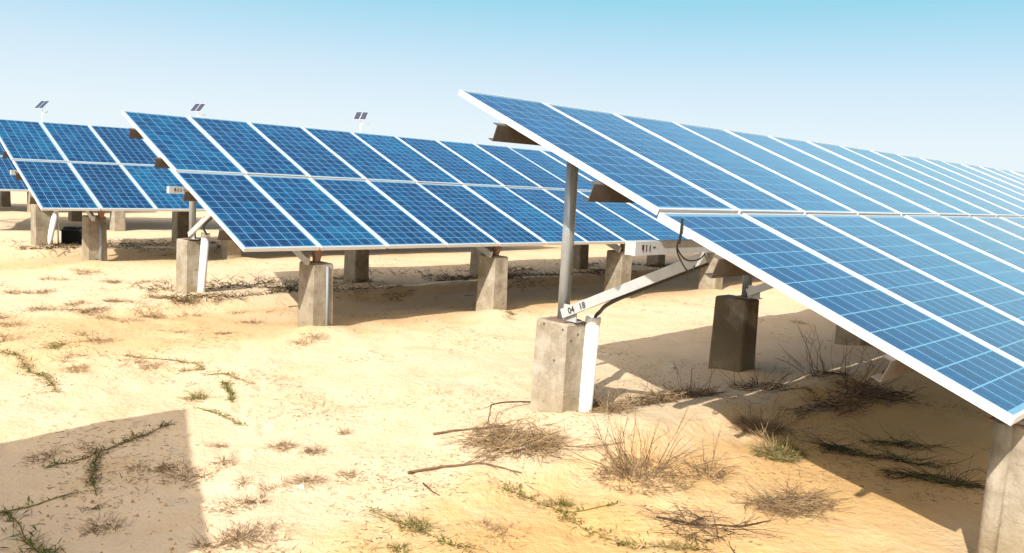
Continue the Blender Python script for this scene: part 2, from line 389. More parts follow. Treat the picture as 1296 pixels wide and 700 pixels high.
def make_array(k, ncol, label, d_front=1.05, d_rear=.90, first_front=None, npier=None, skip_struct=False, detail=True):
    ox, oy, zl, yaw, sl, tilt, dt, offx, gap = ROWS[k]
    root = empty('solar_array', (ox, oy, 0), yaw)
    tag(root, label, 'solar array', 'tilted solar arrays standing in parallel rows')
    D = Vector((math.cos(sl), 0, math.sin(sl)))
    def frame_axes(t):
        hp = Vector((0, 1, 0)); n = D.cross(hp); up = hp*math.cos(t)+n*math.sin(t); return up, D.cross(up)
    upL, nL = frame_axes(tilt); upU, nU = frame_axes(tilt+dt)
    o0 = Vector((0, 0, zl))
    for lev in (0, 1):
        up, nn = (upL, nL) if lev == 0 else (upU, nU)
        st = o0 if lev == 0 else o0 + upL*(ML+GL) + D*offx
        for i in range(ncol):
            jz = random.uniform(-.003, .003)
            p = st + D*(i*(MW+gap)) + nn*jz
            m = Matrix((( D.x, up.x, nn.x, p.x), (D.y, up.y, nn.y, p.y), (D.z, up.z, nn.z, p.z), (0, 0, 0, 1)))
            m = m @ Matrix.Rotation(random.uniform(-.0025, .0025), 4, 'X') @ Matrix.Rotation(random.uniform(-.0015, .0015), 4, 'Y')
            place_module(root, m)
    X1 = ncol*(MW+gap)
    # purlins (C channels along the row, right under the frames)
    t0 = math.tan(tilt)
    for hh in (.55, 1.62, 2.66, 3.70):
        s_ = hh/math.cos(tilt); base = (o0+upL*s_) if s_ < ML else (o0+upL*(ML+GL)+upU*(s_-ML-GL))
        nn = nL if s_ < ML else nU
        c = base - nn*(FD+.072)
        mb = MB(); mb.sweep(CPROF(.135, .055, .006), c-D*.055, c+D*(X1+.05), upL, nn)
        mb.build('purlin', M['purlin'], root)
    # main beam that the struts carry
    bz = zl+.57; mb = MB()
    w, hgt = .045, .047
    mb.sweep([(-w, -hgt), (w, -hgt), (w, hgt), (-w, hgt)], Vector((-.0, 2.37, bz)), Vector((X1, 2.37, bz+X1*sl)), (0, 1, 0), (0, 0, 1))
    bm = mb.build('main_beam', M['steelw'], root)
    if detail:
        mk = MB()
        yb = 2.37-w-.0025
        x = .07
        mk.box(x, x+.022, yb, yb+.002, bz-.008, bz+.026); 
        mk.box(x+.045, x+.055, yb, yb+.002, bz-.02, bz+.026)
        mk.box(x+.085, x+.095, yb, yb+.002, bz-.022, bz+.022)
        mk.box(x+.128, x+.15, yb, yb+.002, bz+.0, bz+.012)
        mk.cur = 1; mk.box(x+.004, x+.02, yb-.002, yb-.0002, bz-.02, bz-.006)
        mk.build('handwritten_mark', [M['ink'], M['inkred']], bm)
    piers_f = [first_front if (i == 0 and first_front is not None) else d_front+3.1*i for i in range(npier)]
    piers_r = [d_rear+3.1*i for i in range(npier)]
    for i in range(npier):
        df, dr = piers_f[i], piers_r[i]; ph = .87
        zr = lambda y: zl+y*t0
        # rear post: C profile, open to +x
        yr = 3.77; mb = MB()
        rp_ = []
        for q in range(4):
            for j in range(5):
                an = math.pi/2*q+math.pi/8*j; sx_ = (1, -1, -1, 1)[q]; sy_ = (1, 1, -1, -1)[q]
                rp_.append((sx_*.014+.034*math.cos(an), sy_*.014+.034*math.sin(an)))
        mb.sweep(rp_, (dr, yr, ph+.012), (dr, yr, zr(yr)-.16), (1, 0, 0), (0, 1, 0))
        ps = mb.build('post', M['post'], root)
        for pl in ps.data.polygons: pl.use_smooth = abs(pl.normal.z) < .5
        mb = MB(); mb.box(dr-.11, dr+.11, yr-.12, yr+.10, ph+.002, ph+.014); mb.build('base_plate', M['rust'], root)
        mb = MB(); mb.box(dr-.055, dr-.043, yr-.20, yr-.05, ph+.014, ph+.16)                   # upright lug that takes the strut
        mb.box(dr-.043, dr+.02, yr-.20, yr-.05, ph+.014, ph+.022); mb.build('strut_bracket', M['steelw'], root)
        # strut up to the main beam
        A = Vector((dr-.064, yr-.06, ph+.075)); B = Vector((dr-.064, 2.30, bz-.075))
        mb = MB(); beam_between(mb, A, B, [(-.004, -.042), (.03, -.042), (.03, .042), (-.004, .042)], (-1, 0, 0))
        stt = mb.build('strut', M['steelw'], root)
        # rafter
        a_ = Vector((dr, .12, zr(.12)-.245)); b_ = Vector((dr, 4.15, zr(4.15)-.245))
        mb = MB(); beam_between(mb, a_, b_, [(-.025, -.05), (.025, -.05), (.025, .05), (-.025, .05)], (1, 0, 0)); mb.build('rafter', M['steel'], root)
        # front stub
        mb = MB(); hf = .90
        mb.box(df-.09, df+.09, .12, .30, hf-.012, hf-.001)
        mb.hexa([(df-.03, .15, hf-.002), (df+.03, .15, hf-.002), (df+.03, .22, hf-.002), (df-.03, .22, hf-.002)],
                [(df-.075, .06, zr(.13)-.07), (df+.045, .06, zr(.13)-.07), (df+.045, .18, zr(.13)-.055), (df-.075, .18, zr(.13)-.055)])
        mb.build('front_stub', M['rust'], root)
    return root, piers_f, piers_r

arrays = {}
arrays[2] = make_array(2, 24, 'large nearest solar array with pale sky-reflecting panels, running off the right side', first_front=.80, npier=5)
arrays[1] = make_array(1, 16, 'middle solar array with deep blue panels, behind the tall steel post of the nearest one', npier=5)
arrays[0] = make_array(0, 13, 'solar array left of the middle one, white pipe and black box under its left end', npier=4)
arrays[-1] = make_array(-1, 8, 'farther solar array at the left picture edge, only a sliver showing behind the left array', npier=3)
arrays[-2] = make_array(-2, 7, 'farthest solar array, almost wholly hidden behind the rows at the left', npier=3)
arrays[9] = make_array(9, 8, 'solar array left of the camera that throws the shadow on the sand at lower left', npier=3)

# writing on the strut of the nearest array
def text_mesh(body, size):
    cu = bpy.data.curves.new('txt', 'FONT'); cu.body = body; cu.size = size; cu.extrude = .0006; cu.offset = .0012
    ob = bpy.data.objects.new('txt', cu); C.objects.link(ob)
    dg = bpy.context.evaluated_depsgraph_get(); me = bpy.data.meshes.new_from_object(ob.evaluated_get(dg))
    bpy.data.objects.remove(ob); return me
def put_text(body, size, parent, p, xdir, ydir):
    me = text_mesh(body, size*S); me.materials.clear(); me.materials.append(M['ink']); me.name = 'handwritten_mark'
    o = bpy.data.objects.new('handwritten_mark', me); C.objects.link(o); o.parent = parent
    xd = Vector(xdir).normalized(); yd = Vector(ydir); yd = (yd-xd*yd.dot(xd)).normalized(); zd = xd.cross(yd)
    o.matrix_local = Matrix(((xd.x, yd.x, zd.x, p[0]*S), (xd.y, yd.y, zd.y, p[1]*S), (xd.z, yd.z, zd.z, p[2]*S), (0, 0, 0, 1)))
rt2 = arrays[2][0]
strut2 = [c for c in rt2.children if c.name.startswith('strut') and 'bracket' not in c.name][0]
br2 = [c for c in rt2.children if c.name.startswith('strut_bracket')][0]
_A = Vector((.90-.064, 3.71, .945)); _B = Vector((.90-.064, 2.30, ROWS[2][2]+.57-.075)); _t = (_B-_A).normalized()
for txt, s_ in (('04', .10), ('18', .235)):
    q = _A+_t*s_; put_text(txt, .075, strut2, (q.x-.0325, q.y, q.z-.03), _t, (0, 0, 1))
put_text('5', .07, br2, (.90-.0565, 3.69, .915), (0, -1, 0), (0, 0, 1))

# black cables under the near end of the nearest array
def cable(parent, pts, r=.0055, name='cable'):
    P = [Vector(p) for p in pts]; out = []
    for i in range(len(P)-1):
        p0 = P[max(i-1, 0)]; p1 = P[i]; p2 = P[i+1]; p3 = P[min(i+2, len(P)-1)]
        for j in range(6):
            t = j/6; out.append(.5*((2*p1)+(p2-p0)*t+(2*p0-5*p1+4*p2-p3)*t*t+(3*p1-p0-3*p2+p3)*t**3))
    out.append(P[-1]); mb = MB(); mb.tube(out, r, n=6); return mb.build(name, M['black'], parent, smooth=True)
zl2 = ROWS[2][2]
cable(rt2, [(.0, 1.985, zl2+.66), (.06, 2.03, zl2+.60), (.3, 2.12, zl2+.51), (.6, 2.22, zl2+.49), (.84, 2.32, zl2+.52)])
cable(rt2, [(.0, 1.985, zl2+.66), (.06, 2.03, zl2+.58), (.35, 2.15, zl2+.44), (.6, 2.26, zl2+.40), (.83, 2.4, zl2+.42)])
mb = MB(); mb.tube([(-.012, 1.96, zl2+.80), (-.014, 1.96, zl2+.72), (-.006, 1.975, zl2+.64)], .010, n=6); mb.build('cable_clip', M['black'], rt2)
def bundle(rt, yaw_k):
    zz = ROWS[yaw_k][2]+.495
    f = lambda y, o: (.848, y, .945+(zz-.945)*(3.71-y)/1.41-o)
    cable(rt, [(1.03, 3.53, .80), (1.02, 3.50, .93), (.96, 3.40, 1.0), f(3.22, .068), f(2.95, .054), f(2.65, .052), f(2.40, .05), f(2.3, .05)], .017, 'cable_bundle')
for k in (2, 1, 0): bundle(arrays[k][0], k)

# ------------------------------------------------------------------ concrete piers
def pier(k, d_, h_, hgt, label, wd=.30, wh=.38, conduit=None, twist=0., stain_shade=None):
    p = rowpt(k, d_, h_); g0 = gh(p.x, p.y)
    a = MB(); a.bevbox(-wd/2-.012, wd/2+.012, -wh/2-.012, wh/2+.012, -.25, hgt, .016, .014, .014)
    o = a.build('concrete_pier', M['concrete'], None, (p.x, p.y, 0), rotz=ROWS[k][3]+twist)
    st_ = random.uniform(0, .42) if stain_shade is None else stain_shade; o.color = (st_, st_, st_, 1)
    tag(o, label, 'concrete pier', 'concrete piers carrying the solar arrays')
    if conduit:
        cx_, cy_, r = conduit; b = MB(); b.tube([(cx_, cy_, -.2), (cx_, cy_, hgt*.5), (cx_*.96, cy_*.96, hgt-.03)], r, n=10)
        b.build('conduit', M['concrete'] if r > .04 else M['conduit'], o, smooth=True).color = (.1, .1, .1, 1)
    return o
random.seed(3)
f2, r2 = arrays[2][1:]
pier(2, f2[0]+.12, .10, .92, 'weathered concrete pier at the bottom right corner, half in shadow under the low panel corner', .36, .36, conduit=(-.20, .125, .05))
pier(2, r2[0], 3.78, .87, 'pale sunlit concrete pier with the tall steel post and white pipe, nearest the centre', stain_shade=.05)
pier(2, r2[1], 3.88, .86, 'dark shaded concrete pier under the nearest array, right of the white pipe', .30, .42, stain_shade=.95)  # heavy stain, which also paints in the deep shade on this pier
pier(2, r2[2], 3.80, .86, 'grey concrete pier half hidden by the nearest array, right of the dark pier')
f1, r1 = arrays[1][1:]
for i, lab in enumerate(('concrete pier with grey conduit strip, under the front edge of the middle array',
                         'mossy concrete pier left of the tall steel post, half in shadow under the middle array',
                         'concrete pier right of the tall steel post, under the front edge of the middle array',
                         'pale concrete pier under the middle array, seen just above the slanting strut')):
    pier(1, f1[i]+.07, .30, .885, lab, conduit=(.05, -.21, .018) if i == 0 else None, twist=random.uniform(-.03, .03))
for i, lab in enumerate(('sunlit concrete pier with white pipe at the left end of the middle array',
                         'dark concrete pier behind the conduit pier, in the shade of the middle array',
                         'concrete pier in shade partly hidden behind the mossy pier of the middle array',
                         'dark concrete pier just right of the tall post, at the back of the middle array',
                         'shaded low concrete pier seen under the marked beam end of the nearest array')):
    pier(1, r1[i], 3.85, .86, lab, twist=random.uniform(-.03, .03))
f0, r0 = arrays[0][1:]
pier(0, f0[0], .62, .93, 'wide concrete pier with grey conduit under the front edge of the left array', .34, .40, conduit=(.05, -.225, .03))
pier(0, f0[1]-.28, .7, .90, 'tan concrete pier mostly hidden behind the lower left corner of the middle array')
pier(0, r0[0], 3.95, .95, 'pale concrete pier beside the white pipe and black box of the left array', .34, .40)
pier(0, r0[1], 3.95, .86, 'dark concrete pier behind the steel post at the left end of the middle array')
fm, rm = arrays[-1][1:]
pier(-1, fm[0], .3, .88, 'sunlit concrete pier cut by the left picture edge')
pier(-1, fm[1], .3, .88, 'two-tone far concrete pier right of the wide conduit pier, under the left array')
pier(-1, rm[1], 3.9, .86, 'small dark far concrete pier above the black box')
fq, rq = arrays[-2][1:]
pier(-2, fq[1], .3, .88, 'slim far concrete pier just left of the pale pipe pier')
pier(-2, rq[1], 3.9, .86, 'black-shaded far concrete pier near the left picture edge under the farther array')

# ------------------------------------------------------------------ white pipes with the cables coming out
def white_pipe_row(k, bot, top, r, label):
    p = rowpt(k, bot[0], bot[1]); p.z = gh(p.x, p.y); q = rowpt(k, *top)
    a = MB(); n = 18; ax = q-p
    def ring(c, r): return [c+Vector((math.cos(2*math.pi*j/n)*r, math.sin(2*math.pi*j/n)*r, 0)) for j in range(n)]
    z = Vector((0, 0, 0))
    a.rings([ring(z-ax*.12, r), ring(ax, r), ring(ax, r-.012), ring(ax*.9, r-.012)], cap=False)
    o = a.build('white_pipe', M['pvc'], None, p)
    for poly in o.data.polygons: poly.use_smooth = abs(poly.normal.z) < .6
    tag(o, label, 'pipe', 'white plastic pipes leaning on the piers')
    c = MB(); c.rings([ring(ax*.935, r+.002), ring(ax*.938, r+.007), ring(ax*.995, r+.007), ring(ax*.998, r+.002)], cap=False)
    c.build('pipe_collar', M['pvc'], o, smooth=True)
    return o
white_pipe_row(2, (1.02, 3.545), (1.03, 3.53, .93), .062, 'thick white plastic pipe against the sunlit pier with the tall post')
white_pipe_row(1, (.99, 3.63), (1.0, 3.50, 1.0), .06, 'white plastic pipe on the pier at the left end of the middle array')
white_pipe_row(0, (1.0, 3.80), (1.16, 3.62, 1.05), .062, 'white plastic pipe under the left array, between pale pier and black box')
p = rowpt(0, 1.22, 3.90); a = MB(); a.tube([(0, 0, -.1), (.0, 0, 1.3)], .016, n=10)
tag(a.build('white_pole', M['white'], None, (p.x, p.y, 0), smooth=True), 'thin upright white pole in front of the black box', 'pole')
# black box
p = rowpt(0, 1.72, 4.25); a = MB()
a.bevbox(-.30, .34, -.20, .20, -.05, .34, .02, .004, .004); a.bevbox(-.31, .05, -.05, .21, .30, .385, .015)
bo = a.build('cable_box', M['box'], None, (p.x, p.y, gh(p.x, p.y)), rotz=ROWS[0][3]-.62)
tag(bo, 'low black box on the sand beside the white pipe under the left array', 'box')
a = MB(); a.bevbox(-.315, .355, -.215, .215, .30, .325, .008); a.build('lid_rim', M['box'], bo)

# ------------------------------------------------------------------ solar street lamps far behind
def lamp(u, v, dist, yaw, label):
    d = FWD + RT*((u-648)/FPX) + UP*((350-v)/FPX); d = d*(dist/d.y); top = Vector((0, 0, H0))+d
    K = 1.3
    root = empty('solar_street_lamp', (top.x, top.y, 0), -yaw); tag(root, label, 'street lamp', 'solar street lamps standing behind the arrays')
    Z = top.z
    a = MB(); a.tube([(0, 0, 0), (0, 0, Z*.5), (0, 0, Z-.15)], .085, .05, n=10); a.build('pole', M['white'], root, smooth=True)
    t = rad(46); upv = Vector((0, math.cos(t), math.sin(t))); nv = Vector((0, -math.sin(t), math.cos(t)))
    for sx in (-1, 1):
        a = MB(); x0 = .02 if sx > 0 else -.72; x1 = .72 if sx > 0 else -.02
        def cor(x, y, z): return Vector((0, 0, Z))+Vector((x, 0, 0))+upv*y+nv*z
        a.hexa([cor(x0, -.62, -.03), cor(x1, -.62, -.03), cor(x1, .62, -.03), cor(x0, .62, -.03)], [cor(x0, -.62, 0), cor(x1, -.62, 0), cor(x1, .62, 0), cor(x0, .62, 0)])
        pn = a.build('solar_panel', M['frame'], root)
        a = MB(); e = .03
        a.hexa([cor(x0+e, -.62+e, -.001), cor(x1-e, -.62+e, -.001), cor(x1-e, .62-e, -.001), cor(x0+e, .62-e, -.001)], [cor(x0+e, -.62+e, .004), cor(x1-e, -.62+e, .004), cor(x1-e, .62-e, .004), cor(x0+e, .62-e, .004)])
        a.build('cell_sheet', M['lampcell'], pn)
    a = MB(); a.tube([(0, 0, Z-1.0), (.25, 0, Z-.95), (.5, 0, Z-.86)], .03, n=8); a.build('lamp_arm', M['white'], root, smooth=True)
    a = MB(); a.rings([[(.42, -.07, Z-.90), (.95, -.09, Z-.80), (.95, .09, Z-.80), (.42, .07, Z-.90)], [(.42, -.07, Z-.82), (.95, -.06, Z-.73), (.95, .06, Z-.73), (.42, .07, Z-.82)]])
    a.build('lamp_head', M['lamphead'], root)
lamp(53.0, 132.3, 88, rad(27), 'leftmost solar street lamp, twin panels tilted, arm pointing right, above the left array')
lamp(250.3, 136.0, 88, rad(22), 'solar street lamp with twin tilted panels rising behind the top left of the middle array')
lamp(456.8, 146.5, 90, rad(12), 'solar street lamp nearest the centre, its twin panels almost level, with short white pole')

# ------------------------------------------------------------------ plants
def rnd(a, b): return random.uniform(a, b)
def twig(mb, p, d, l, r, curl=.25, n=5, branch=0, grav=0.):
    pts = [Vector(p)]; d = Vector(d).normalized()
    for i in range(n):
        d = (d+Vector((rnd(-curl, curl), rnd(-curl, curl), rnd(-curl, curl)-grav))).normalized(); pts.append(pts[-1]+d*(l/n))
    mb.tube(pts, r, r*.35, n=3, cap=False)
    for _ in range(branch):
        i = random.randint(1, n-1); dd = (d+Vector((rnd(-.9, .9), rnd(-.9, .9), rnd(-.2, .6)))).normalized()
        twig(mb, pts[i], dd, l*rnd(.25, .55), r*.6, curl, 3, 0, grav)
def zoff(c, x, y): return gh(c.x+x, c.y+y)-c.z
def twig_bush(u, v, r, hgt, n, mats, label, name='dry_bush', base=.35, tr=.0042):
    c = at(u, v); mb = MB()
    for i in range(n):
        a = rnd(0, 2*math.pi); q = r*base*math.sqrt(rnd(0, 1)); x, y = q*math.cos(a), q*math.sin(a)
        el = rnd(.25, 1.35); d = (math.cos(a)*math.cos(el), math.sin(a)*math.cos(el), math.sin(el))
        mb.cur = random.choice([0, 0, 1]) if len(mats) > 1 else 0
        twig(mb, (x, y, zoff(c, x, y)-.01), d, rnd(.5, 1.1)*(r*math.cos(el)+hgt*math.sin(el)), tr*rnd(.7, 1.2), .22, 5, random.choice([0, 1, 2]))
    for i in range(int(n*9)):                          # tangled debris at the foot
        a = rnd(0, 2*math.pi); q = r*.75*math.sqrt(rnd(0, 1)); x, y = q*math.cos(a), q*math.sin(a); a2 = rnd(0, 6.28)
        mb.cur = random.randrange(len(mats))
        twig(mb, (x, y, zoff(c, x, y)+rnd(0, .03)), (math.cos(a2), math.sin(a2), rnd(-.1, .25)), rnd(.05, .17), .0026, .35, 3)
    return tag(mb.build(name, [M[m] for m in mats], None, c), label, 'bush')
def twig_mat(u, v, rx, ry, ang, n, mats, label, name='dry_brush', hz=.05, tr=.0032, cat='brush', ln=(.10, .34)):
    c = at(u, v); mb = MB(); ca, sa = math.cos(ang), math.sin(ang)
    for i in range(n):
        while True:
            a = rnd(-1, 1); b = rnd(-1, 1)
            if a*a+b*b < 1 and random.random() > (a*a+b*b)*.75 and noise.noise((a*2.2+u, b*2.2+v, 5)) > -.25: break
        x = a*rx*ca-b*ry*sa; y = a*rx*sa+b*ry*ca; a2 = ang+random.gauss(0, .8)+random.choice([0, math.pi])
        mb.cur = random.randrange(len(mats))
        twig(mb, (x, y, zoff(c, x, y)+rnd(0, hz)), (math.cos(a2), math.sin(a2), rnd(-.12, .22)), rnd(*ln), tr*rnd(.6, 1.3), .30, 4, random.choice([0, 0, 1]), .02)
    return tag(mb.build(name, [M[m] for m in mats], None, c), label, cat)
def tuft(u, v, r, hgt, n, mats, label, name='grass_tuft', group=None, flat=.5):
    c = at(u, v); mb = MB(); n = int(n*3.2); sub = []
    for q in range(random.randint(3, 6)):                # a tuft is several small clumps grown together
        a = rnd(0, 6.283); q_ = r*.5*math.sqrt(rnd(0, 1)); sub.append((q_*math.cos(a), q_*math.sin(a), rnd(.32, .6)*r, rnd(.5, 1.)))
    for i in range(n):
        sx, sy, sr, sh = random.choice(sub)
        a = rnd(0, 6.283); q = sr*abs(random.gauss(0, .5)); x, y = sx+q*math.cos(a), sy+q*math.sin(a); el = rnd(.0, 1.35)*(1-flat)+.05
        a2 = a+random.gauss(0, .9); mb.cur = random.randrange(len(mats)); l = rnd(.35, 1.)*(sr*.8*math.cos(el)+hgt*sh*math.sin(el))+.01
        d = Vector((math.cos(a2)*math.cos(el), math.sin(a2)*math.cos(el), math.sin(el)))
        twig(mb, (x, y, zoff(c, x, y)-.003), d, l, rnd(.0010, .0021)*(.7+.07*c.length), .45, 4, 0, .14)
    return tag(mb.build(name, [M[m] for m in mats], None, c), label, 'grass tuft', group)
def vine(px, width, dens, mats, label, leafl=(.025, .065), name='creeping_plant', stem='olive'):
    P = [at(u, v) for u, v in px]; c = P[0].copy(); mb = MB()
    pts = []
    for i in range(len(P)-1):
        m = max(2, int((P[i+1]-P[i]).length/.03))
        for j in range(m): pts.append(P[i].lerp(P[i+1], j/m))
    pts.append(P[-1]); wob = [Vector((noise.noise((i*.13, u_, 0))*.035, noise.noise((i*.13, u_, 9))*.035, 0)) for i, u_ in zip(range(len(pts)), [px[0][0]*.37]*len(pts))]
    pts = [p+w for p, w in zip(pts, wob)]
    pts = [Vector((p.x-c.x, p.y-c.y, gh(p.x, p.y)-c.z+.006)) for p in pts]
    mb.cur = 0; mb.tube(pts, .0045, .003, n=4)
    for i, p in enumerate(pts):
        dn = 3.6*dens*(.2+1.6*max(0, noise.noise((i*.16, px[0][1]*.11, 4))+.35))
        for _ in range(int(dn)+(random.random() < dn % 1)):
            a = rnd(0, 6.283); q = abs(random.gauss(0, width*1.15)); x, y = p.x+q*math.cos(a), p.y+q*math.sin(a)
            mb.cur = 1+random.randrange(len(mats)); el = rnd(.1, 1.0); a2 = rnd(0, 6.283)
            z = gh(c.x+x, c.y+y)-c.z+rnd(0, .015)
            if random.random() < .55: mb.leaf((x, y, z), (math.cos(a2)*math.cos(el), math.sin(a2)*math.cos(el), math.sin(el)), rnd(*leafl), rnd(.007, .016))
            else: twig(mb, (x, y, z), (math.cos(a2), math.sin(a2), rnd(.0, .5)), rnd(*leafl)*1.2, .0025, .3, 2)
    return tag(mb.build(name, [M[stem]]+[M[m] for m in mats], None, c), label, 'creeping plant')
def stick(px, r0, label, mat='twig', name='dry_branch', lift=0., twigs=0):
    P = [at(u, v) for u, v in px]; c = P[0].copy()
    pts = [Vector((p.x-c.x, p.y-c.y, gh(p.x, p.y)-c.z+r0+lift*math.sin(math.pi*i/(len(P)-1)))) for i, p in enumerate(P)]
    mb = MB(); out = []
    for i in range(len(pts)-1):
        for j in range(4): out.append(pts[i].lerp(pts[i+1], j/4)+Vector((rnd(-.006, .006), rnd(-.006, .006), rnd(0, .005))))
    out.append(pts[-1]); mb.tube(out, r0, r0*.45, n=5)
    for _ in range(twigs):
        i = random.randint(len(out)//3, len(out)-2); t = (out[i+1]-out[i]).normalized()
        twig(mb, out[i], t+Vector((rnd(-.9, .9), rnd(-.9, .9), rnd(-.05, .25))), rnd(.12, .4), r0*.4, .25, 4, 1)
    return tag(mb.build(name, M[mat], None, c), label, 'branch')
random.seed(11)
twig_bush(812, 600, .48, .42, 52, ('twig', 'straw'), 'large dry bush of fanned bare twigs on the sand in front of the white pipe')
twig_bush(895, 600, .2, .30, 9, ('twig',), 'few tall bare stems standing right of the large fanned bush', tr=.0048)
twig_bush(770, 520, .35, .16, 30, ('twig', 'straw'), 'low dry bush hugging the foot of the white pipe')
twig_mat(845, 508, .60, .10, .55, 330, ('twig', 'straw', 'dark'), 'long low ridge of dead twigs on the sand bank right of the white pipe', hz=.07)
twig_mat(652, 562, .46, .40, .9, 560, ('straw', 'twig'), 'tangle of fine brown twigs on the sand left of the pale pier', hz=.06)
stick([(516, 600), (560, 593), (610, 588), (660, 600)], .011, 'long bare branch lying left of the fine twig tangle, pointing left', twigs=6)
stick([(548, 551), (580, 546), (615, 543), (640, 540)], .011, 'shorter bare branch above the long one, left of the pale pier', twigs=5)
stick([(676, 510), (640, 520), (621, 528), (617, 545), (625, 562)], .009, 'hooked dry branch curling beside the pale pier', lift=.10, twigs=5)
stick([(640, 575), (690, 566), (740, 572), (790, 560)], .006, 'thin wavy dry stem between the twig tangle and the large fanned bush', lift=.03, twigs=5)
stick([(535, 613), (545, 622), (556, 628)], .006, 'small dark curved stick alone on the bright sand', 'dark')
twig_mat(1000, 640, .32, .22, .2, 420, ('twig', 'straw'), 'flat grey brown mat of dry brush at the bottom, right of centre', hz=.035, tr=.0026)
twig_mat(880, 670, .30, .2, 2.4, 90, ('twig', 'dark'), 'loose dark twigs on the pale sand at the bottom, left of the flat mat', hz=.05)
stick([(830, 655), (880, 665), (940, 668), (975, 660)], .007, 'dark thin branch lying across the pale sand at the bottom', 'dark', twigs=8)
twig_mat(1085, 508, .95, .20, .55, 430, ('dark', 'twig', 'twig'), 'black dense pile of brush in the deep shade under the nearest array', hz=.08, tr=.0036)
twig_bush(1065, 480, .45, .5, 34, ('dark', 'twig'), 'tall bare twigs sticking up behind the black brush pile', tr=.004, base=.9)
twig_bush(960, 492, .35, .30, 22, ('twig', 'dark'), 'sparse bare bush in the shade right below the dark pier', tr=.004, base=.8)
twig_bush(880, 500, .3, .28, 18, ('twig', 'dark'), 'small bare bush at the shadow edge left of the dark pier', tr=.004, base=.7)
twig_bush(985, 575, .24, .16, 60, ('straw', 'olive', 'green'), 'yellow green grass clump at the shadow edge in front of the black brush', 'grass_clump')
twig_bush(965, 545, .35, .12, 50, ('twig', 'straw'), 'reddish brown dry plant in half shade behind the yellow green clump', 'dry_plant')
for i, (u, v, rx, ry) in enumerate(((1140, 565, .30, .07), (1135, 583, .34, .06), (1160, 604, .26, .05), (1205, 613, .22, .045), (1060, 570, .16, .05))):
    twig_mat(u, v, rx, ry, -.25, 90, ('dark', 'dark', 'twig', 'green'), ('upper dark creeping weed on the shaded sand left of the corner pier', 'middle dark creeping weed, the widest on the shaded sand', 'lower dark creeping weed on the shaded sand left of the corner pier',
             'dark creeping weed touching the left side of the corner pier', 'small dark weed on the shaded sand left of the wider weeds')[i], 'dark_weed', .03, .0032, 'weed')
# creepers
vine([(0, 650), (25, 642), (60, 634), (100, 627)], .022, 1.6, ('green', 'olive'), 'dark green creeper running right from the left picture edge across the shaded sand')
vine([(10, 650), (25, 668), (42, 690), (60, 712)], .045, 3.0, ('green', 'olive'), 'thick dark green creeper in the bottom left corner', leafl=(.03, .09))
vine([(60, 592), (110, 580), (140, 568), (185, 550), (214, 537)], .03, 2.6, ('olive', 'twig', 'green'), 'long green brown creeper slanting across the lower left shadow')
vine([(123, 578), (118, 595), (112, 608), (124, 628)], .022, 2.2, ('green', 'twig'), 'short creeper hanging down from the long slanting one in the shadow')
vine([(2, 445), (25, 452), (35, 468), (58, 480), (72, 496)], .045, 2.4, ('olive', 'straw', 'green'), 'olive creeper winding down near the left picture edge on bright sand')
vine([(160, 450), (215, 456), (250, 460), (256, 468), (230, 470)], .03, 1.8, ('olive', 'straw'), 'curving olive runner on bright sand above the green tuft')
vine([(262, 475), (285, 474), (320, 486)], .015, 1.0, ('olive',), 'thin straight runner right of the curving olive one')
vine([(284, 486), (290, 497), (296, 510)], .02, 1.6, ('green', 'olive'), 'short green sprig pointing down, right of the green tuft')
vine([(252, 516), (280, 526), (305, 540)], .02, 1.0, ('olive', 'green'), 'thin green runner at the corner of the lower left shadow')
vine([(468, 646), (500, 660), (530, 672), (560, 684), (600, 696)], .03, 2.2, ('olive', 'green', 'straw'), 'green creeper at the bottom centre left, running to the lower right')
vine([(635, 618), (670, 632), (700, 642), (725, 662), (760, 680), (800, 694)], .05, 3.4, ('olive', 'straw', 'green'), 'longest olive grass runner slanting to the bottom centre')
vine([(725, 648), (760, 642), (785, 638)], .015, 1.2, ('olive', 'green'), 'small runner branching right off the longest olive one')
vine([(800, 690), (850, 694), (900, 696)], .05, 4.0, ('straw', 'olive'), 'straw coloured grass strip along the bottom edge')
vine([(985, 495), (1010, 492), (1030, 490)], .02, 1.4, ('olive', 'green'), 'faint green runner in the shade right of the dark pier')
# green tufts
tuft(248, 503, .22, .16, 90, ('green', 'olive', 'straw'), 'bright green grass tuft on sunlit sand near the lower left shadow corner')
tuft(70, 438, .16, .12, 50, ('green', 'olive'), 'small green grass tuft near the left edge above the winding creeper')
tuft(530, 668, .13, .14, 70, ('green', 'olive', 'straw'), 'green grass tuft at the bottom, left of centre', flat=.2)
tuft(505, 696, .10, .10, 50, ('green', 'olive'), 'green leafy tuft cut by the bottom picture edge')
tuft(712, 640, .07, .14, 36, ('green', 'olive'), 'upright bright green sprout on the longest olive runner', flat=.1)
tuft(440, 352, .3, .12, 60, ('green', 'olive', 'dark'), 'green weeds at the foot of the dark pier behind the conduit pier')
tuft(645, 396, .15, .08, 40, ('green', 'olive'), 'green moss and grass at the foot of the mossy pier')
tuft(1008, 408, .25, .06, 30, ('olive', 'straw'), 'olive grass patch in the sun beyond the dark pier')
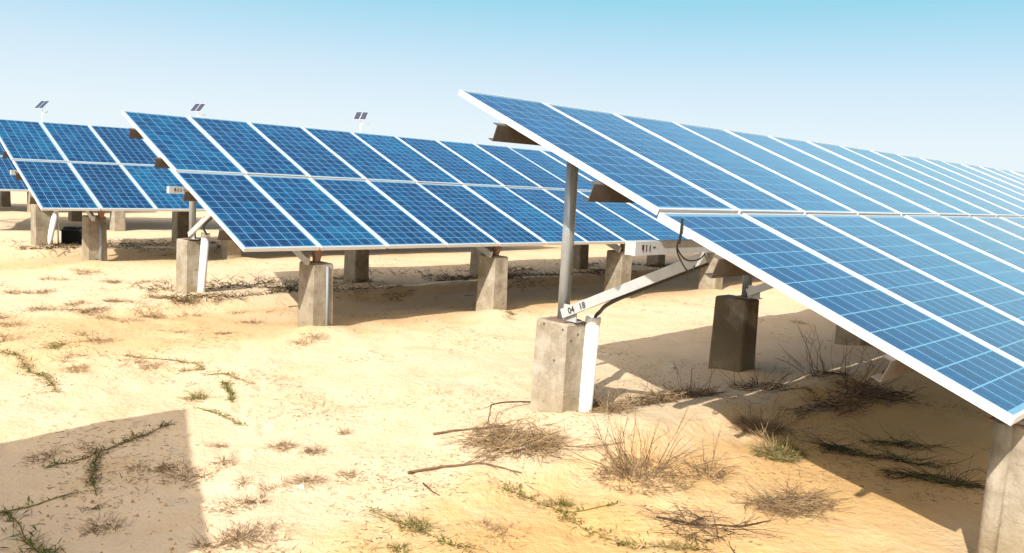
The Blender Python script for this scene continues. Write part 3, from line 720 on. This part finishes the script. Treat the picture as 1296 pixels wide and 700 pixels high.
# brown tufts in the shadow and around
T = [(135, 667, .17, .10, 70, 'round brown tuft alone in the lower left shadow'), (118, 645, .10, .06, 26, 'small brown tuft above the round one in the lower left shadow'),
     (55, 578, .22, .06, 60, 'brown tuft near the left edge of the lower left shadow'), (108, 566, .16, .05, 36, 'brown tuft right of the left edge tuft, above the slanting creeper'),
     (205, 595, .16, .10, 60, 'brown tuft in the row of three in the shadow, middle one'), (178, 595, .16, .06, 34, 'brown tuft in the row of three in the shadow, left one'),
     (242, 602, .24, .09, 70, 'brown tuft in the row of three, at the right edge of the shadow'), (262, 690, .14, .12, 40, 'dark twiggy tuft on the bottom right corner of the lower left shadow'),
     (272, 566, .14, .07, 40, 'brown tuft in the sun just right of the shadow corner'), (286, 587, .15, .08, 46, 'brown tuft below the one at the shadow corner, in the sun'),
     (308, 610, .12, .07, 36, 'pale brown tuft right of the shadow edge, above the wide brown patch'), (276, 641, .12, .06, 30, 'small pale tuft on the right edge of the shadow'),
     (362, 565, .18, .10, 64, 'left tuft of the pair at the middle of the bright foreground'), (394, 570, .16, .12, 64, 'right tuft of the pair at the middle of the bright foreground'),
     (433, 550, .14, .09, 40, 'tuft behind and right of the pair in the bright foreground'), (380, 608, .26, .05, 64, 'flat straw tuft below the pair in the bright foreground'),
     (435, 605, .18, .07, 50, 'straw tuft right of the flat one below the pair'), (343, 620, .12, .10, 36, 'upright little tuft left of the white stone'),
     (318, 640, .22, .08, 70, 'dense brown tuft above the wide brown patch'), (330, 680, .30, .07, 170, 'wide brown patch of dead grass at the bottom left of centre'),
     (625, 672, .3, .05, 70, 'faint straw patch at the bottom centre'), (280, 423, .22, .07, 56, 'grey brown tuft in front of the middle array, left of the conduit pier'),
     (228, 420, .16, .07, 30, 'small tuft left of the grey brown one'), (385, 424, .34, .07, 90, 'dry grass along the foot of the conduit pier'),
     (645, 400, .2, .05, 30, 'dry weeds right of the mossy pier foot'), (300, 393, .25, .08, 40, 'brown tuft on the sand between pipe pier and conduit pier'),
     (272, 393, .18, .08, 30, 'brown tuft just left of the one between the two piers')]
for u, v, r, hh, n, lab in T:
    tuft(u, v, r, hh, n, ('twig', 'straw', 'twig') if v > 540 else ('straw', 'twig'), lab)
small = [(55, 372), (88, 385), (122, 392), (105, 383), (148, 403), (192, 400), (180, 402), (97, 398), (70, 394), (215, 366), (243, 379), (203, 376), (222, 382), (312, 410),
         (12, 412), (5, 400), (95, 423), (110, 434), (20, 373), (40, 392), (140, 381), (165, 381), (90, 455), (162, 460), (185, 462), (100, 467), (240, 399), (8, 428), (150, 358), (110, 345), (180, 356), (65, 352)]
for u, v in small:
    tuft(u+rnd(-4, 4), v+rnd(-2, 2), rnd(.2, .42), rnd(.05, .11), random.randint(34, 80), ('twig', 'straw', 'straw'), 'small dry grass tuft on the sunlit sand at left, among many alike', group='small dry tufts on the sunlit sand at left')
# stones
for u, v, r, lab, mt in ((382, 617, .02, 'small white stone among dry tufts in the foreground', 'white'), (851, 466, .035, 'pale clod on the shaded sand left of the dark pier', 'stone')):
    c = at(u, v); mb = MB(); R = []
    for i in range(5):
        z = -.3+i*.35; rr = r*math.sqrt(max(.05, 1-(z-.3)**2)); R.append([(rr*rnd(.8, 1.15)*math.cos(j*.785), rr*rnd(.75, 1.1)*math.sin(j*.785), z*r*.8) for j in range(8)])
    mb.rings(R); tag(mb.build('stone', M[mt], None, c), lab, 'stone')
# uncountable litter of dry blades and crumbs
mb = MB(); random.seed(5)
cnt = 0
while cnt < 9000:
    r = 3.4*math.exp(rnd(0, 1.75)); a = rnd(-.62, .62); x, y = r*math.sin(a), r*math.cos(a)
    if noise.noise((x*.9, y*.9, 2.2))+.35*noise.noise((x*3, y*3, 1.)) < rnd(-.05, .55): continue
    cnt += 1; a2 = rnd(0, 6.283); mb.cur = random.choice([0, 0, 1, 2, 3])
    twig(mb, (x, y, gh(x, y)+.003), (math.cos(a2), math.sin(a2), rnd(-.02, .22)), rnd(.012, .05)*(1+r*.05), rnd(.0011, .0021)*(1+r*.05), .3, 2)
setting(mb.build('plant_litter', [M['straw'], M['twig'], M['dark'], M['olive']]), 'stuff')
# sandy crumbs and clods, uncountable
mb = MB(); random.seed(9); cnt = 0
while cnt < 1300:
    r = 3.2*math.exp(rnd(0, 1.7)); a = rnd(-.62, .62); x, y = r*math.sin(a), r*math.cos(a)
    if noise.noise((x*.7+9, y*.7, 4.2))+.3*noise.noise((x*2.5, y*2.5, 6.)) < rnd(-.1, .5): continue
    cnt += 1; q = rnd(.004, .011)*(1+.05*r)*random.choice([1, 1, 1, 1.8]); z = gh(x, y); P = []
    for j in range(5): P.append((x+q*rnd(.7, 1.3)*math.cos(j*1.257), y+q*rnd(.7, 1.3)*math.sin(j*1.257), z-q*.3))
    mb.add(P+[(x+rnd(-.3, .3)*q, y+rnd(-.3, .3)*q, z+q*rnd(.5, 1.))], [(0, 1, 5), (1, 2, 5), (2, 3, 5), (3, 4, 5), (4, 0, 5), (4, 3, 2, 1, 0)])
setting(mb.build('sand_clods', M['clod']), 'stuff')
# debris banks in the shade under the rows behind
for k, lab in ((1, 'under_middle'), (0, 'under_left')):
    mb = MB(); cnt = 0
    while cnt < 2600:
        dd = rnd(.3, 13); hh = random.gauss(3.2 if cnt % 3 else 4.3, .35)
        if noise.noise((dd*.8, hh*1.5, k*3.3)) < -.05: continue
        cnt += 1; p = rowpt(k, dd, hh); a2 = rnd(0, 6.283); mb.cur = random.choice([0, 0, 1, 2])
        twig(mb, (p.x, p.y, gh(p.x, p.y)+.005), (math.cos(a2), math.sin(a2), rnd(0, .7)), rnd(.06, .22), .006, .3, 2)
    setting(mb.build('dead_brush', [M['dark'], M['twig'], M['olive']]), 'stuff')

# ------------------------------------------------------------------ light, sky, camera
dsun = d3*1.17 + h3*.49 - Vector((0, 0, 1))
sun = bpy.data.lights.new('sun', 'SUN'); sun.energy = 3.8; sun.angle = rad(.5); sun.color = (1, .95, .875)
so = bpy.data.objects.new('sun', sun); C.objects.link(so); so.rotation_euler = dsun.to_track_quat('-Z', 'Y').to_euler(); so.location = (0, 0, 30)
w = bpy.data.worlds.new('World'); scene.world = w; w.use_nodes = True; g = N(w.node_tree)
bg = g.n['Background']; sky = g.n.new('ShaderNodeTexSky'); sky.sky_type = 'NISHITA'; sky.sun_disc = False
sv = -dsun.normalized(); sky.sun_elevation = math.asin(sv.z); sky.sun_rotation = math.atan2(sv.x, sv.y)
sky.air_density = 1.0; sky.dust_density = 1.5; sky.ozone_density = 2.0; sky.altitude = 0
tc = g.n.new('ShaderNodeTexCoord').outputs['Generated']; sp = g.n.new('ShaderNodeSeparateXYZ'); g.link(tc, sp.inputs[0])
haze_c = g.ramp(sp.outputs[2], [(.0, (4.9, 5.35, 5.55)), (.06, (4.6, 5.2, 5.5)), (.12, (3.75, 4.7, 5.4)), (.21, (1.9, 3.9, 4.9)), (.3, (1.8, 3.75, 4.85)), (.5, (.45, 1.7, 3.2))])
dp = g.n.new('ShaderNodeVectorMath'); dp.operation = 'DOT_PRODUCT'; g.link(tc, dp.inputs[0]); dp.inputs[1].default_value = sv
lobe = g.math('POWER', g.math('MAXIMUM', dp.outputs['Value'], 0.), 2.2)          # warm fill glow added round the unseen sun to brighten the shade
sky_c = g.mix(1., g.mix(1., sky.outputs[0], (.45, .9, 1.1), 'MULTIPLY'), g.mix(lobe, (0, 0, 0), (21., 15.0, 8.2)), 'ADD')
g.link(g.mix(g.ramp(sp.outputs[2], [(.22, (.98, .98, .98)), (.62, (0, 0, 0))]), sky_c, haze_c), bg.inputs['Color'])

bg.inputs['Strength'].default_value = .10

cam = bpy.data.cameras.new('camera'); co = bpy.data.objects.new('camera', cam); C.objects.link(co)
B = -FWD
co.matrix_world = Matrix(((RT.x, UP.x, B.x, 0), (RT.y, UP.y, B.y, 0), (RT.z, UP.z, B.z, H0*S), (0, 0, 0, 1)))
cam.sensor_width = 36; cam.lens = FPX/1296*36; cam.clip_end = 5000; cam.clip_start = .05
scene.camera = co
vs = scene.view_settings; vs.view_transform = 'Standard'; vs.look = 'None'; vs.gamma = 1; vs.use_curve_mapping = False; vs.exposure = .82
scene.render.resolution_x = 1024; scene.render.resolution_y = 553
